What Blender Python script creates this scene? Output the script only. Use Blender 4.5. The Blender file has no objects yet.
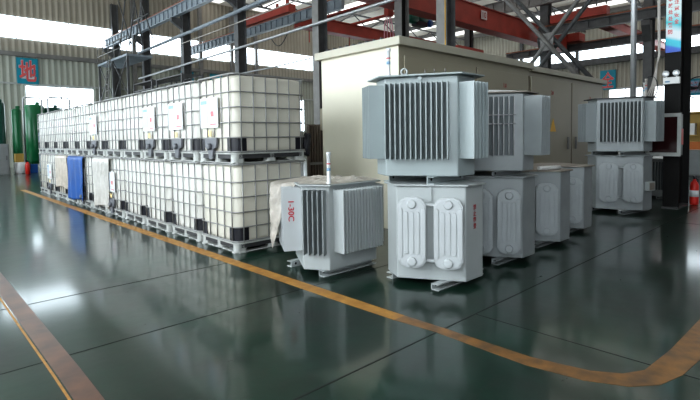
import bpy, bmesh, math, random
from mathutils import Vector, Matrix
random.seed(7)
SC = bpy.context.scene
COL = SC.collection
PI = math.pi
R = math.radians

# ------------------------------------------------------------------ materials
def mat(name, color, rough=0.5, metal=0.0, var=0.0, vscale=6.0, bump=0.0, bscale=40.0, coat=0.0,
        emit=None, estr=0.0, trans=0.0, alpha=1.0, color2=None, stretch=(1, 1, 1), spec=0.5):
    m = bpy.data.materials.new(name)
    m.use_nodes = True
    nt = m.node_tree
    b = nt.nodes['Principled BSDF']
    c = (*color, 1)
    b.inputs['Base Color'].default_value = c
    b.inputs['Roughness'].default_value = rough
    b.inputs['Metallic'].default_value = metal
    b.inputs['Specular IOR Level'].default_value = spec
    if coat: b.inputs['Coat Weight'].default_value = coat
    if trans: b.inputs['Transmission Weight'].default_value = trans
    if alpha < 1: b.inputs['Alpha'].default_value = alpha
    if emit:
        b.inputs['Emission Color'].default_value = (*emit, 1)
        b.inputs['Emission Strength'].default_value = estr
    if var or bump:
        tc = nt.nodes.new('ShaderNodeTexCoord')
        mp = nt.nodes.new('ShaderNodeMapping')
        mp.inputs['Scale'].default_value = stretch
        nt.links.new(tc.outputs['Object'], mp.inputs['Vector'])
    if var:
        n = nt.nodes.new('ShaderNodeTexNoise')
        n.inputs['Scale'].default_value = vscale
        n.inputs['Detail'].default_value = 5
        nt.links.new(mp.outputs['Vector'], n.inputs['Vector'])
        r = nt.nodes.new('ShaderNodeValToRGB')
        r.color_ramp.elements[0].position = 0.3
        r.color_ramp.elements[1].position = 0.7
        c2 = color2 or tuple(x * (1 - var) for x in color)
        r.color_ramp.elements[0].color = (*c2, 1)
        r.color_ramp.elements[1].color = c
        nt.links.new(n.outputs['Fac'], r.inputs['Fac'])
        nt.links.new(r.outputs['Color'], b.inputs['Base Color'])
    if bump:
        n2 = nt.nodes.new('ShaderNodeTexNoise')
        n2.inputs['Scale'].default_value = bscale
        nt.links.new(mp.outputs['Vector'], n2.inputs['Vector'])
        bp = nt.nodes.new('ShaderNodeBump')
        bp.inputs['Strength'].default_value = bump
        bp.inputs['Distance'].default_value = 0.02
        nt.links.new(n2.outputs['Fac'], bp.inputs['Height'])
        nt.links.new(bp.outputs['Normal'], b.inputs['Normal'])
    return m

def emis(name, color, s):
    m = bpy.data.materials.new(name); m.use_nodes = True
    nt = m.node_tree; b = nt.nodes['Principled BSDF']
    b.inputs['Base Color'].default_value = (.8, .85, .9, 1)
    b.inputs['Roughness'].default_value = .4
    b.inputs['Emission Color'].default_value = (*color, 1)
    b.inputs['Emission Strength'].default_value = s
    return m

def corrugated(name, color, color2, axis, pitch, low=None):
    """ribbed sheet: ribs along Z, repeating along the wall, with stains"""
    m = bpy.data.materials.new(name); m.use_nodes = True
    nt = m.node_tree; b = nt.nodes['Principled BSDF']; L = nt.links
    b.inputs['Roughness'].default_value = .55
    tc = nt.nodes.new('ShaderNodeTexCoord')
    sx = nt.nodes.new('ShaderNodeSeparateXYZ'); L.new(tc.outputs['Object'], sx.inputs[0])
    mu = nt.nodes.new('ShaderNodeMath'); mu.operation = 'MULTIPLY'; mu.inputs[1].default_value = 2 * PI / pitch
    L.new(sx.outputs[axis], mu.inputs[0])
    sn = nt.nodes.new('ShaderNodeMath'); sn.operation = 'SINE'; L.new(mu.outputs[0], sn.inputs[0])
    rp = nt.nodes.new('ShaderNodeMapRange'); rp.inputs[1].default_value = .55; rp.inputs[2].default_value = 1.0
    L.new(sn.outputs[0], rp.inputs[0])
    ns = nt.nodes.new('ShaderNodeTexNoise'); ns.inputs['Scale'].default_value = .5; ns.inputs['Detail'].default_value = 6
    mp = nt.nodes.new('ShaderNodeMapping'); mp.inputs['Scale'].default_value = (2, 2, .4)
    L.new(tc.outputs['Object'], mp.inputs[0]); L.new(mp.outputs[0], ns.inputs['Vector'])
    m1 = nt.nodes.new('ShaderNodeMix'); m1.data_type = 'RGBA'
    m1.inputs[6].default_value = (*color, 1); m1.inputs[7].default_value = (*color2, 1)
    L.new(ns.outputs['Fac'], m1.inputs[0])
    last = m1.outputs[2]
    if low:
        zr = nt.nodes.new('ShaderNodeMapRange'); zr.inputs[1].default_value = 6.5; zr.inputs[2].default_value = 7.4
        L.new(sx.outputs[2], zr.inputs[0])
        m3 = nt.nodes.new('ShaderNodeMix'); m3.data_type = 'RGBA'
        m3.inputs[6].default_value = (*low, 1); L.new(last, m3.inputs[7]); L.new(zr.outputs[0], m3.inputs[0])
        last = m3.outputs[2]
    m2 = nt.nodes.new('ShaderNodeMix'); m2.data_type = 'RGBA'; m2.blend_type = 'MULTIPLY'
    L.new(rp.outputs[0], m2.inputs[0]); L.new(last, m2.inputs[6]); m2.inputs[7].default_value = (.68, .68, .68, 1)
    L.new(m2.outputs[2], b.inputs['Base Color'])
    bp = nt.nodes.new('ShaderNodeBump'); bp.inputs['Strength'].default_value = .5; bp.inputs['Distance'].default_value = .04
    L.new(sn.outputs[0], bp.inputs['Height']); L.new(bp.outputs['Normal'], b.inputs['Normal'])
    return m

def floor_material():
    m = bpy.data.materials.new('green_epoxy'); m.use_nodes = True
    nt = m.node_tree; b = nt.nodes['Principled BSDF']; L = nt.links
    tc = nt.nodes.new('ShaderNodeTexCoord')
    n = nt.nodes.new('ShaderNodeTexNoise'); n.inputs['Scale'].default_value = .9; n.inputs['Detail'].default_value = 8; n.inputs['Roughness'].default_value = .65
    L.new(tc.outputs['Object'], n.inputs['Vector'])
    r = nt.nodes.new('ShaderNodeValToRGB')
    r.color_ramp.elements[0].position = .32; r.color_ramp.elements[1].position = .68
    r.color_ramp.elements[0].color = (.016, .022, .018, 1)
    r.color_ramp.elements[1].color = (.007, .036, .022, 1)
    L.new(n.outputs['Fac'], r.inputs['Fac'])
    # scuffed grey wear
    n3 = nt.nodes.new('ShaderNodeTexNoise'); n3.inputs['Scale'].default_value = 2.2; n3.inputs['Detail'].default_value = 10; n3.inputs['Roughness'].default_value = .75
    mp = nt.nodes.new('ShaderNodeMapping'); mp.inputs['Scale'].default_value = (1, 2.2, 1); mp.inputs['Rotation'].default_value = (0, 0, .6)
    L.new(tc.outputs['Object'], mp.inputs[0]); L.new(mp.outputs[0], n3.inputs['Vector'])
    w = nt.nodes.new('ShaderNodeMapRange'); w.inputs[1].default_value = .56; w.inputs[2].default_value = .74; w.inputs[4].default_value = .35
    L.new(n3.outputs['Fac'], w.inputs[0])
    mx = nt.nodes.new('ShaderNodeMix'); mx.data_type = 'RGBA'
    L.new(w.outputs[0], mx.inputs[0]); L.new(r.outputs['Color'], mx.inputs[6]); mx.inputs[7].default_value = (.040, .037, .033, 1)
    L.new(mx.outputs[2], b.inputs['Base Color'])
    rr = nt.nodes.new('ShaderNodeMapRange'); rr.inputs[3].default_value = .24; rr.inputs[4].default_value = .34
    L.new(n3.outputs['Fac'], rr.inputs[0]); L.new(rr.outputs[0], b.inputs['Roughness'])
    b.inputs['Specular IOR Level'].default_value = .18
    b.inputs['Coat Weight'].default_value = .7; b.inputs['Coat Roughness'].default_value = .10; b.inputs['Coat IOR'].default_value = 1.45
    n2 = nt.nodes.new('ShaderNodeTexNoise'); n2.inputs['Scale'].default_value = 5.0; n2.inputs['Detail'].default_value = 3
    L.new(tc.outputs['Object'], n2.inputs['Vector'])
    bp = nt.nodes.new('ShaderNodeBump'); bp.inputs['Strength'].default_value = .06; bp.inputs['Distance'].default_value = .02
    L.new(n2.outputs['Fac'], bp.inputs['Height']); L.new(bp.outputs['Normal'], b.inputs['Normal'])
    return m

def banner_material():
    m = bpy.data.materials.new('banner_print'); m.use_nodes = True
    nt = m.node_tree; b = nt.nodes['Principled BSDF']; L = nt.links
    tc = nt.nodes.new('ShaderNodeTexCoord'); sx = nt.nodes.new('ShaderNodeSeparateXYZ')
    L.new(tc.outputs['Generated'], sx.inputs[0])
    wv = nt.nodes.new('ShaderNodeMath'); wv.operation = 'MULTIPLY_ADD'; wv.inputs[1].default_value = -.06
    L.new(sx.outputs[1], wv.inputs[0]); L.new(sx.outputs[2], wv.inputs[2])
    r = nt.nodes.new('ShaderNodeValToRGB'); e = r.color_ramp.elements
    e[0].position = 0; e[0].color = (.02, .10, .55, 1)
    e[1].position = 1; e[1].color = (.03, .42, .66, 1)
    for p, c in ((.03, (.02, .16, .6)), (.055, (.02, .5, .66)), (.12, (.03, .55, .68)), (.16, (.72, .80, .84)), (.24, (.75, .80, .83)),
                 (.33, (.05, .55, .62)), (.38, (.25, .65, .70)), (.5, (.66, .80, .80)), (.78, (.70, .79, .79)), (.86, (.5, .74, .80))):
        k = e.new(p); k.color = (*c, 1)
    L.new(wv.outputs[0], r.inputs['Fac']); L.new(r.outputs['Color'], b.inputs['Base Color'])
    b.inputs['Roughness'].default_value = .4
    return m

M = {}
M['floor'] = floor_material()
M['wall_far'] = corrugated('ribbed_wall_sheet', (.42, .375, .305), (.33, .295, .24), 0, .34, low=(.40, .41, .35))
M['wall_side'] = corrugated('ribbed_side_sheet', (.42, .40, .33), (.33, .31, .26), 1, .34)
M['window'] = emis('window_daylight', (.80, .92, 1.0), 6.0)
M['window_dim'] = emis('window_daylight_side', (.90, .96, 1.0), 2.2)
M['skylight'] = emis('skylight_daylight', (1.0, .97, .90), 1.15)
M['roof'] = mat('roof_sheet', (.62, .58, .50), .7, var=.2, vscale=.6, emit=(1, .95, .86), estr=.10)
M['frame'] = mat('window_frame_paint', (.45, .46, .45), .5, var=.2)
M['steel'] = mat('dark_steel_paint', (.11, .11, .112), .5, var=.35, vscale=3)
M['steel_black'] = mat('near_black_steel', (.014, .013, .0125), .65, var=.3, spec=.25, vscale=3)
M['steel_grey'] = mat('grey_steel_paint', (.22, .21, .20), .5, var=.25, vscale=3)
M['steel_blue'] = mat('blue_grey_steel', (.30, .34, .38), .45, var=.3, vscale=2)
M['rail'] = mat('rusty_rail', (.32, .12, .07), .7, var=.4, vscale=2)
M['pipe'] = mat('galvanised_pipe', (.50, .51, .52), .35, metal=.5, var=.15, vscale=4)
M['red'] = mat('crane_red', (.42, .055, .035), .5, var=.35, vscale=1.2)
M['red_bright'] = mat('signal_red', (.60, .03, .02), .4)
M['pe'] = mat('white_polyethylene', (.68, .665, .62), .42, var=.08, vscale=3, bump=.08, bscale=8)
M['pe_old'] = mat('aged_polyethylene', (.64, .61, .53), .42, var=.10, vscale=3, bump=.08, bscale=8)
M['cage'] = mat('zinc_tube', (.33, .33, .325), .42, metal=.4, var=.2, vscale=6)
M['pallet'] = mat('pallet_grey', (.50, .51, .49), .5, var=.25, vscale=7)
M['pallet_dark'] = mat('pallet_deck', (.05, .05, .052), .6, var=.2)
M['black'] = mat('black_plastic', (.012, .012, .018), .4)
M['valve'] = mat('grey_valve_plastic', (.14, .145, .16), .5)
M['label'] = mat('label_white', (.66, .67, .68), .45)
M['label_blue'] = mat('label_blue', (.22, .36, .50), .5)
M['label_grey'] = mat('label_grey', (.48, .53, .60), .5)
M['label_red'] = mat('label_red', (.60, .14, .16), .5)
M['label_yellow'] = mat('label_yellow', (.85, .66, .30), .5)
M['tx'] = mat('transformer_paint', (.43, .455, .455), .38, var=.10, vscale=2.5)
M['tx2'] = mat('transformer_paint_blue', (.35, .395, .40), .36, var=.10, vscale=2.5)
M['tx_dusty_shaded'] = mat('transformer_paint_dusty_shaded', (.29, .31, .315), .42, var=.15, vscale=4)  # dusty, and also darkened in colour for light fading to the right
M['tx_gap'] = mat('fin_root_painted_shade', (.11, .125, .13), .6)
M['tx_mid'] = mat('transformer_paint_shaded', (.30, .325, .33), .38, var=.1, vscale=3)  # darker copy of the blue-grey paint, light falloff put into the colour
M['tx_rad'] = mat('radiator_paint_shaded', (.33, .35, .36), .38, var=.08, vscale=4)  # radiator paint darkened in colour to stand for the weaker light there
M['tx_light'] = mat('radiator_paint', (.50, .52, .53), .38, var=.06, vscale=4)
M['lid_dust'] = mat('dusty_lid', (.36, .32, .28), .6, var=.4, vscale=5)
M['film_fin'] = mat('wrapped_fin', (.36, .365, .37), .28, var=.35, vscale=7, bump=.15, bscale=14)
M['dark'] = mat('dark_gap', (.01, .01, .01), .8)
M['gauge'] = mat('gauge_white', (.70, .71, .72), .4)
M['marking'] = mat('red_marking', (.50, .012, .03), .5)
M['marking_dark'] = mat('dark_red_marking', (.33, .015, .02), .5)
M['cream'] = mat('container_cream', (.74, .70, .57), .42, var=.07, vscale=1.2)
M['cream_side'] = mat('container_cream_shaded', (.36, .325, .24), .36, var=.10, vscale=1.0)  # the container's cream paint, with the shade of its front put into the colour
M['cream_roof'] = mat('container_roof', (.50, .47, .38), .42, var=.10, vscale=1.5)
M['warn'] = mat('warning_yellow', (.75, .42, .02), .45)
M['yellow'] = mat('floor_yellow', (.46, .24, .05), .5, var=.5, vscale=9, color2=(.28, .13, .035))
M['yellow_worn'] = mat('floor_yellow_worn', (.26, .125, .035), .42, var=.6, vscale=8, color2=(.09, .052, .026))
M['tape'] = mat('floor_tape', (.17, .090, .058), .30, var=.55, vscale=5, color2=(.08, .05, .04))
M['joint'] = mat('floor_joint', (.012, .014, .013), .8)
M['green'] = mat('tank_green', (.012, .17, .062), .28, var=.3, vscale=1.5, stretch=(1, 1, .2))
M['green_dark'] = mat('tank_dark_green', (.010, .085, .06), .3, var=.3)
M['hoist_green'] = mat('hoist_green', (.02, .16, .11), .4, var=.3)
M['blue'] = mat('blue_tarp', (.006, .085, .33), .55, var=.25, vscale=4)
M['film'] = mat('plastic_film', (.72, .70, .66), .3, var=.2, vscale=7, alpha=.80, bump=.6, bscale=12)
M['film_tan'] = mat('tan_film', (.62, .55, .47), .4, var=.3, vscale=7, alpha=.9, bump=.6, bscale=14)
M['film_lid'] = mat('dusty_film', (.58, .53, .47), .35, var=.4, vscale=9, alpha=.9, bump=.6, bscale=18)
M['cyan'] = mat('sign_cyan', (.005, .26, .36), .5, var=.12, vscale=2)
M['sign_red'] = mat('sign_red', (.62, .10, .10), .5)
M['sign_pale'] = mat('sign_outline', (.62, .55, .56), .5)
M['banner'] = banner_material()
M['cab'] = mat('cabinet_grey', (.24, .25, .25), .45, var=.15)
M['glass_dark'] = mat('dark_glass', (.030, .007, .008), .15)
M['yellow_cab'] = mat('cabinet_yellow', (.50, .33, .08), .5)
M['orange'] = mat('orange_sign', (.55, .16, .03), .5)
M['brown'] = mat('brown_ribbed', (.16, .125, .10), .55, var=.25, vscale=5)
M['white'] = mat('white_paint', (.78, .78, .77), .4)
M['pink'] = mat('pink_strap', (.62, .30, .36), .6)
M['cable'] = mat('pale_cable', (.42, .39, .36), .5)
M['mirror'] = mat('lamp_reflector', (.45, .46, .47), .3, metal=.3)

# ------------------------------------------------------------------ mesh builder
class MB:
    def __init__(s): s.v = []; s.f = []; s.sm = []
    def add(s, verts, faces, smooth=False):
        o = len(s.v); s.v += [tuple(v) for v in verts]
        for f in faces: s.f.append([i + o for i in f]); s.sm.append(smooth)
        return s
    def box(s, x0, x1, y0, y1, z0, z1, mx=None):
        vs = [Vector((x, y, z)) for z in (z0, z1) for y in (y0, y1) for x in (x0, x1)]
        if mx: vs = [mx @ v for v in vs]
        return s.add(vs, [(0, 2, 3, 1), (4, 5, 7, 6), (0, 1, 5, 4), (2, 6, 7, 3), (0, 4, 6, 2), (1, 3, 7, 5)])
    def tube(s, pts, r, n=8, closed=False, caps=True, smooth=True):
        pts = [Vector(p) for p in pts]; N = len(pts); rings = []
        prev = None
        for i, p in enumerate(pts):
            a = pts[(i - 1) % N] if (closed or i > 0) else p
            b = pts[(i + 1) % N] if (closed or i < N - 1) else p
            d = (b - a).normalized()
            if prev is None:
                up = Vector((0, 0, 1)) if abs(d.z) < .9 else Vector((1, 0, 0))
                u = d.cross(up).normalized()
            else:
                u = (prev - d * prev.dot(d)).normalized()
            prev = u; w = d.cross(u)
            rr = r[i] if isinstance(r, (list, tuple)) else r
            rings.append([p + (u * math.cos(2 * PI * k / n) + w * math.sin(2 * PI * k / n)) * rr for k in range(n)])
        vs = [v for q in rings for v in q]; fs = []
        for i in range(N if closed else N - 1):
            j = (i + 1) % N
            for k in range(n):
                fs.append((i * n + k, i * n + (k + 1) % n, j * n + (k + 1) % n, j * n + k))
        s.add(vs, fs, smooth)
        if caps and not closed:
            s.add(rings[0], [tuple(range(n))[::-1]]); s.add(rings[-1], [tuple(range(n))])
        return s
    def lathe(s, prof, n=20, c=(0, 0, 0), smooth=True):
        vs = []; fs = []
        for r, z in prof:
            for k in range(n):
                a = 2 * PI * k / n
                vs.append((c[0] + r * math.cos(a), c[1] + r * math.sin(a), c[2] + z))
        for i in range(len(prof) - 1):
            for k in range(n):
                fs.append((i * n + k, i * n + (k + 1) % n, (i + 1) * n + (k + 1) % n, (i + 1) * n + k))
        s.add(vs, fs, smooth)
        s.add(vs[:n], [tuple(range(n))[::-1]]); s.add(vs[-n:], [tuple(range(n))])
        return s
    def prism(s, poly, z0, z1, mx=None, smooth=False):
        """poly: CCW xy list, extruded along z"""
        n = len(poly)
        vs = [Vector((x, y, z0)) for x, y in poly] + [Vector((x, y, z1)) for x, y in poly]
        if mx: vs = [mx @ v for v in vs]
        fs = [(i, (i + 1) % n, n + (i + 1) % n, n + i) for i in range(n)]
        s.add(vs, fs, smooth)
        s.add(vs[:n], [tuple(range(n))[::-1]]); s.add(vs[n:], [tuple(range(n))])
        return s
    def build(s, name, m, parent=None, bevel=0, mx=None, weld=True):
        me = bpy.data.meshes.new(name)
        me.from_pydata([tuple(v) for v in s.v], [], s.f)
        me.polygons.foreach_set('use_smooth', s.sm)
        bm = bmesh.new(); bm.from_mesh(me)
        if weld: bmesh.ops.remove_doubles(bm, verts=bm.verts, dist=1e-5)
        bmesh.ops.recalc_face_normals(bm, faces=bm.faces)
        bm.to_mesh(me); bm.free()
        me.materials.append(m)
        o = bpy.data.objects.new(name, me); COL.objects.link(o)
        if mx is not None: o.matrix_basis = mx
        if parent: o.parent = parent
        if bevel:
            b = o.modifiers.new('bevel', 'BEVEL'); b.width = bevel; b.segments = 2; b.limit_method = 'ANGLE'
        return o

def tag(o, label, cat, group=None):
    o['label'] = label; o['category'] = cat
    if group: o['group'] = group
    return o
def thing(name, label, cat, loc=(0, 0, 0), rz=0, group=None):
    o = bpy.data.objects.new(name, None); COL.objects.link(o)
    o.empty_display_size = .1
    o.location = loc; o.rotation_euler = (0, 0, rz)
    return tag(o, label, cat, group)
def struct(o): o['kind'] = 'structure'; return o

def rrect(w, d, r, n=4, cx=0, cy=0):
    pts = []
    for (sx, sy, a0) in ((1, -1, -90), (1, 1, 0), (-1, 1, 90), (-1, -1, 180)):
        for k in range(n + 1):
            a = R(a0 + 90 * k / n)
            pts.append((cx + sx * (w / 2 - r) + r * math.cos(a), cy + sy * (d / 2 - r) + r * math.sin(a)))
    return pts

def plane_mx(origin, n):
    """local x to the viewer's right, y up, z out along the horizontal normal n"""
    n = Vector((n[0], n[1], 0)).normalized()
    x = Vector((-n.y, n.x, 0)); y = Vector((0, 0, 1))
    m = Matrix((x, y, n)).transposed().to_4x4(); m.translation = origin
    return m

def text_obj(body, name, m, mx, w=None, h=None, parent=None, depth=.004, rot=0, bold=0):
    cu = bpy.data.curves.new('t', 'FONT'); cu.body = body; cu.extrude = depth; cu.offset = bold
    ob = bpy.data.objects.new('t', cu); COL.objects.link(ob)
    dg = bpy.context.evaluated_depsgraph_get(); dg.update()
    me = bpy.data.meshes.new_from_object(ob.evaluated_get(dg))
    bpy.data.objects.remove(ob)
    me.name = name
    if len(me.vertices):
        xs = [v.co.x for v in me.vertices]; ys = [v.co.y for v in me.vertices]
        W = max(xs) - min(xs); H = max(ys) - min(ys); cx = (max(xs) + min(xs)) / 2; cy = (max(ys) + min(ys)) / 2
        kx = (w / W) if w else None; ky = (h / H) if h else None
        kx = kx or ky; ky = ky or kx
        ca, sa = math.cos(rot), math.sin(rot)
        for v in me.vertices:
            x = (v.co.x - cx) * kx; y = (v.co.y - cy) * ky
            v.co = (x * ca - y * sa, x * sa + y * ca, v.co.z)
    me.materials.clear(); me.materials.append(m)
    o = bpy.data.objects.new(name, me); COL.objects.link(o)
    o.matrix_basis = mx
    if parent: o.parent = parent
    return o

# ------------------------------------------------------------------ the hall
YW, XW, ZR = 30.0, 42.9, 12.3
XL, YF = -6.5, -14.0
struct(MB().box(XL, XW, YF, YW, -.2, 0).build('floor', M['floor']))
struct(MB().box(XL, XW + .3, YW, YW + .3, 0, ZR).build('wall_far', M['wall_far']))
struct(MB().box(XW, XW + .3, YF, YW, 0, ZR).build('wall_right', M['wall_side']))
struct(MB().box(XL - .3, XL, YF, YW, 0, ZR).build('wall_left', M['wall_side']))
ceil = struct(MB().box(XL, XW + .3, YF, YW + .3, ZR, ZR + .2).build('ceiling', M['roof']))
for i in range(6):
    x = 14 + i * 5.0
    MB().box(x, x + 2.0, YF + .5, YW - .4, ZR - .03, ZR).build('skylight', M['skylight'], ceil)

wn = [0]
def window(wall, a0, a1, z0, z1, nm, rows=1, fr=.06, m=None):
    wn[0] += 1
    r = MB()
    if wall == 'far': P = lambda a, d, z: (a, YW - d, z)
    elif wall == 'right': P = lambda a, d, z: (XW - d, a, z)
    else: P = lambda a, d, z: (XL + d, a, z)
    def bx(mb, b0, b1, d0, d1, c0, c1):
        p = P(b0, d0, c0); q = P(b1, d1, c1)
        mb.box(min(p[0], q[0]), max(p[0], q[0]), min(p[1], q[1]), max(p[1], q[1]), c0, c1)
    bx(r, a0, a1, 0, .03, z0, z1)
    o = struct(r.build('window_%d' % wn[0], m or M['window']))
    f = MB()
    for k in range(nm + 1):
        a = a0 + (a1 - a0) * k / nm
        bx(f, a - fr / 2, a + fr / 2, .03, .08, z0, z1)
    for k in range(rows + 1):
        z = z0 + (z1 - z0) * k / rows
        bx(f, a0, a1, .03, .08, z - fr / 2, z + fr / 2)
    f.build('window_frame', M['frame'], o)
    return o
window('far', XL + .5, 42.4, 7.83, 9.18, 17, fr=.05)
window('right', -12, 28, 8.28, 9.15, 12, fr=.06)
for a0, a1, n in ((2.87, 6.72, 2), (13.5, 18, 3), (20.5, 24.5, 3), (28, 32, 2)):
    window('far', a0, a1, 2.2, 5.03, n)
window('far', -5.5, -1.5, 2.2, 5.03, 3)
for a0, a1, n in ((14, 20, 4), (-2.2, 9.9, 9), (-11, -4, 5)):
    window('right', a0, a1, 1.2, 5.42, n, rows=2, m=M['window_dim'])
for a0 in (-11, -3, 5, 13, 21):
    window('left', a0, a0 + 5.6, 1.6, 5.6, 4)
window('left', -12, 28, 7.9, 9.3, 14)

tn = [0]
def trim(mb, m):
    tn[0] += 1
    return struct(mb.build('trim_%d' % tn[0], m))
# wall rails and posts
trim(MB().box(XL, XW, YW - .25, YW, 6.78, 7.02), M['steel_grey'])
trim(MB().box(XW - .4, XW, YF, YW - .3, 7.72, 8.2), M['steel'])
trim(MB().box(XL, XW - .01, YW - .12, YW - .01, 5.08, 5.18), M['frame'])
trim(MB().box(XW - .12, XW, YF, YW - .3, 5.46, 5.55), M['frame'])
for x in (1.0, 9.4, 14.4, 17.1, 19.4, 26.4, 33):
    trim(MB().box(x - .12, x + .12, YW - .3, YW - .04, 0, ZR - .4), M['steel_grey'])
for y in (-4, 1.5, 12.6, 18, 24):
    trim(MB().box(XW - .3, XW - .04, y - .15, y + .15, 0, ZR - .4), M['steel'])
# roof purlins and girders
for y in range(-12, 30, 6):
    b = MB()
    b.box(XL, XW, y - .08, y + .08, ZR - .5, ZR - .4)
    b.box(XL, XW, y - .08, y + .08, ZR - 1.5, ZR - 1.4)
    n = 28
    for k in range(n):
        x0 = XL + (XW - XL) * k / n; x1 = XL + (XW - XL) * (k + 1) / n
        z0, z1 = (ZR - 1.45, ZR - .45) if k % 2 else (ZR - .45, ZR - 1.45)
        b.tube([(x0, y, z0), (x1, y, z1)], .05, 5)
    trim(b, M['steel'])
for x in range(-6, 43, 4):
    trim(MB().box(x - .06, x + .06, YF, YW, ZR - .4, ZR - .05), M['steel_grey'])

# floor joints (thin saw cuts) and painted lines
JY = (-3.29, -1.73, -.29)
for y in JY:
    trim(MB().box(XL, XW - 1, y - .006, y + .006, 0, .0015), M['joint'])
for x in (6.2, 14.0):
    if x > XL: trim(MB().box(x - .009, x + .009, YF, YW, 0, .0014), M['joint'])
trim(MB().box(.30, .308, -9, -3.3, 0, .0016), M['joint'])

def strip(pts_in, pts_out, z, m):
    vs = [(x, y, 0) for x, y in pts_in] + [(x, y, 0) for x, y in pts_out] + [(x, y, z) for x, y in pts_in] + [(x, y, z) for x, y in pts_out]
    n = len(pts_in); fs = []
    for i in range(n - 1):
        fs += [(2 * n + i, 2 * n + i + 1, 3 * n + i + 1, 3 * n + i), (i, i + 1, 2 * n + i + 1, 2 * n + i), (n + i, 3 * n + i, 3 * n + i + 1, n + i + 1)]
    return trim(MB().add(vs, fs), m)
strip([(-.19, 12.6), (-.17, 5), (-.15, -.6), (-.135, -2.2), (-.13, -2.9)], [(-.33, 12.6), (-.33, 5), (-.29, -.6), (-.275, -2.3), (-.26, -2.9)], .002, M['yellow'])
strip([(-.13, -2.9), (-.12, -3.29), (-.12, -3.97), (-.04, -4.32), (.06, -4.47), (.2, -4.55), (.64, -4.585), (1.41, -4.60), (4, -4.62), (12, -4.68)],
      [(-.26, -2.9), (-.225, -3.27), (-.25, -4.0), (-.19, -4.34), (-.08, -4.55), (.07, -4.67), (.29, -4.73), (.65, -4.76), (4, -4.80), (12, -4.86)], .002, M['yellow_worn'])
strip([(-2.305, 12), (-2.30, -2.0), (-2.32, -3.6)], [(-2.46, 12), (-2.43, -2.0), (-2.44, -3.6)], .002, M['tape'])
strip([(-2.47, 12), (-2.44, -2.0), (-2.45, -3.6)], [(-2.485, 12), (-2.455, -2.0), (-2.465, -3.6)], .0018, M['yellow'])

# ------------------------------------------------------------------ steel columns
CX = 7.9
ORD = ['nearest on the right, with the banner', 'rising behind the middle of the cream container', 'at the left end of the cream container',
       'behind the nearest stacked totes', 'fourth along the row from the container', 'fifth along the row from the container', 'farthest of the row, beside the far wall']
for k in range(7):
    y = -2.9 + 5.42 * k
    dep = .42 if k else .8
    wd = .34 if k else .27
    mcol = M['steel_grey'] if k in (1, 2) else M['steel_black'] if k == 0 else M['steel']
    t = thing('steel_column', 'tall grey steel column ' + ORD[k] if k in (1, 2) else 'tall dark steel column ' + ORD[k], 'column', (CX, y, 0), 0, 'steel columns of the hall')
    zt = ZR - 1.5
    MB().box(0, .03, -wd / 2, wd / 2, 0.0, zt).build('flange', mcol, t)
    MB().box(dep - .03, dep, -wd / 2, wd / 2, 0.0, zt).build('flange', M['steel'] if k else mcol, t)
    MB().box(.03, dep - .03, -.012, .012, 0.0, zt).build('web', M['steel'] if k else M['steel_black'], t)
    pb = .06 if k else .0
    MB().box(-.08, dep + pb, -wd / 2 - pb, wd / 2 + pb, 0, .03).build('base_plate', M['steel'], t)
    if 2 <= k:   # bracket for the crane runway
        MB().add([(-.55, -.1, 7.75), (-.55, .1, 7.75), (-.55, -.1, 7.55), (-.55, .1, 7.55), (0, -.1, 7.75), (0, .1, 7.75), (0, -.1, 7.2), (0, .1, 7.2)],
                 [(0, 1, 5, 4), (2, 6, 7, 3), (0, 4, 6, 2), (1, 3, 7, 5), (0, 2, 3, 1), (4, 5, 7, 6)]).build('bracket', mcol, t)
    if k == 1:
        MB().tube([(-.02, -.14, .2), (-.02, -.14, 7)], .012, 6).build('conduit', M['warn'], t)

# row of columns between the two bays, and the right-hand row
for i, (x, y, w, lab) in enumerate(((13, 8.27, .4, 'grey steel column above the near corner of the cream container'),
                                    (26, 13.3, .4, 'dark steel column seen under the long red crane girder'),
                                    (26, 7.9, .5, 'dark steel column at the right end of the long red girder, behind the cross brace'),
                                    (26, 2.35, .42, 'dark steel column just left of the cable bundle, far behind'))):
    t = thing('steel_column', lab, 'column', (x, y, 0), 0, 'steel columns of the far bays')
    mcol = M['steel_grey'] if i == 0 else M['steel']
    MB().box(-.25, -.22, -w / 2, w / 2, 0, 10.6).build('flange', mcol, t)
    MB().box(.22, .25, -w / 2, w / 2, 0, 10.6).build('flange', mcol, t)
    MB().box(-.22, .22, -.015, .015, 0, 10.6).build('web', M['steel_black'], t)
    if x == 26:
        MB().add([(-.7, -.2, 7.35), (-.7, .2, 7.35), (-.7, -.2, 7.1), (-.7, .2, 7.1), (-.25, -.2, 7.35), (-.25, .2, 7.35), (-.25, -.2, 6.3), (-.25, .2, 6.3)],
                 [(0, 1, 5, 4), (2, 6, 7, 3), (0, 4, 6, 2), (1, 3, 7, 5), (0, 2, 3, 1), (4, 5, 7, 6)]).build('bracket', M['steel'], t)

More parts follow.
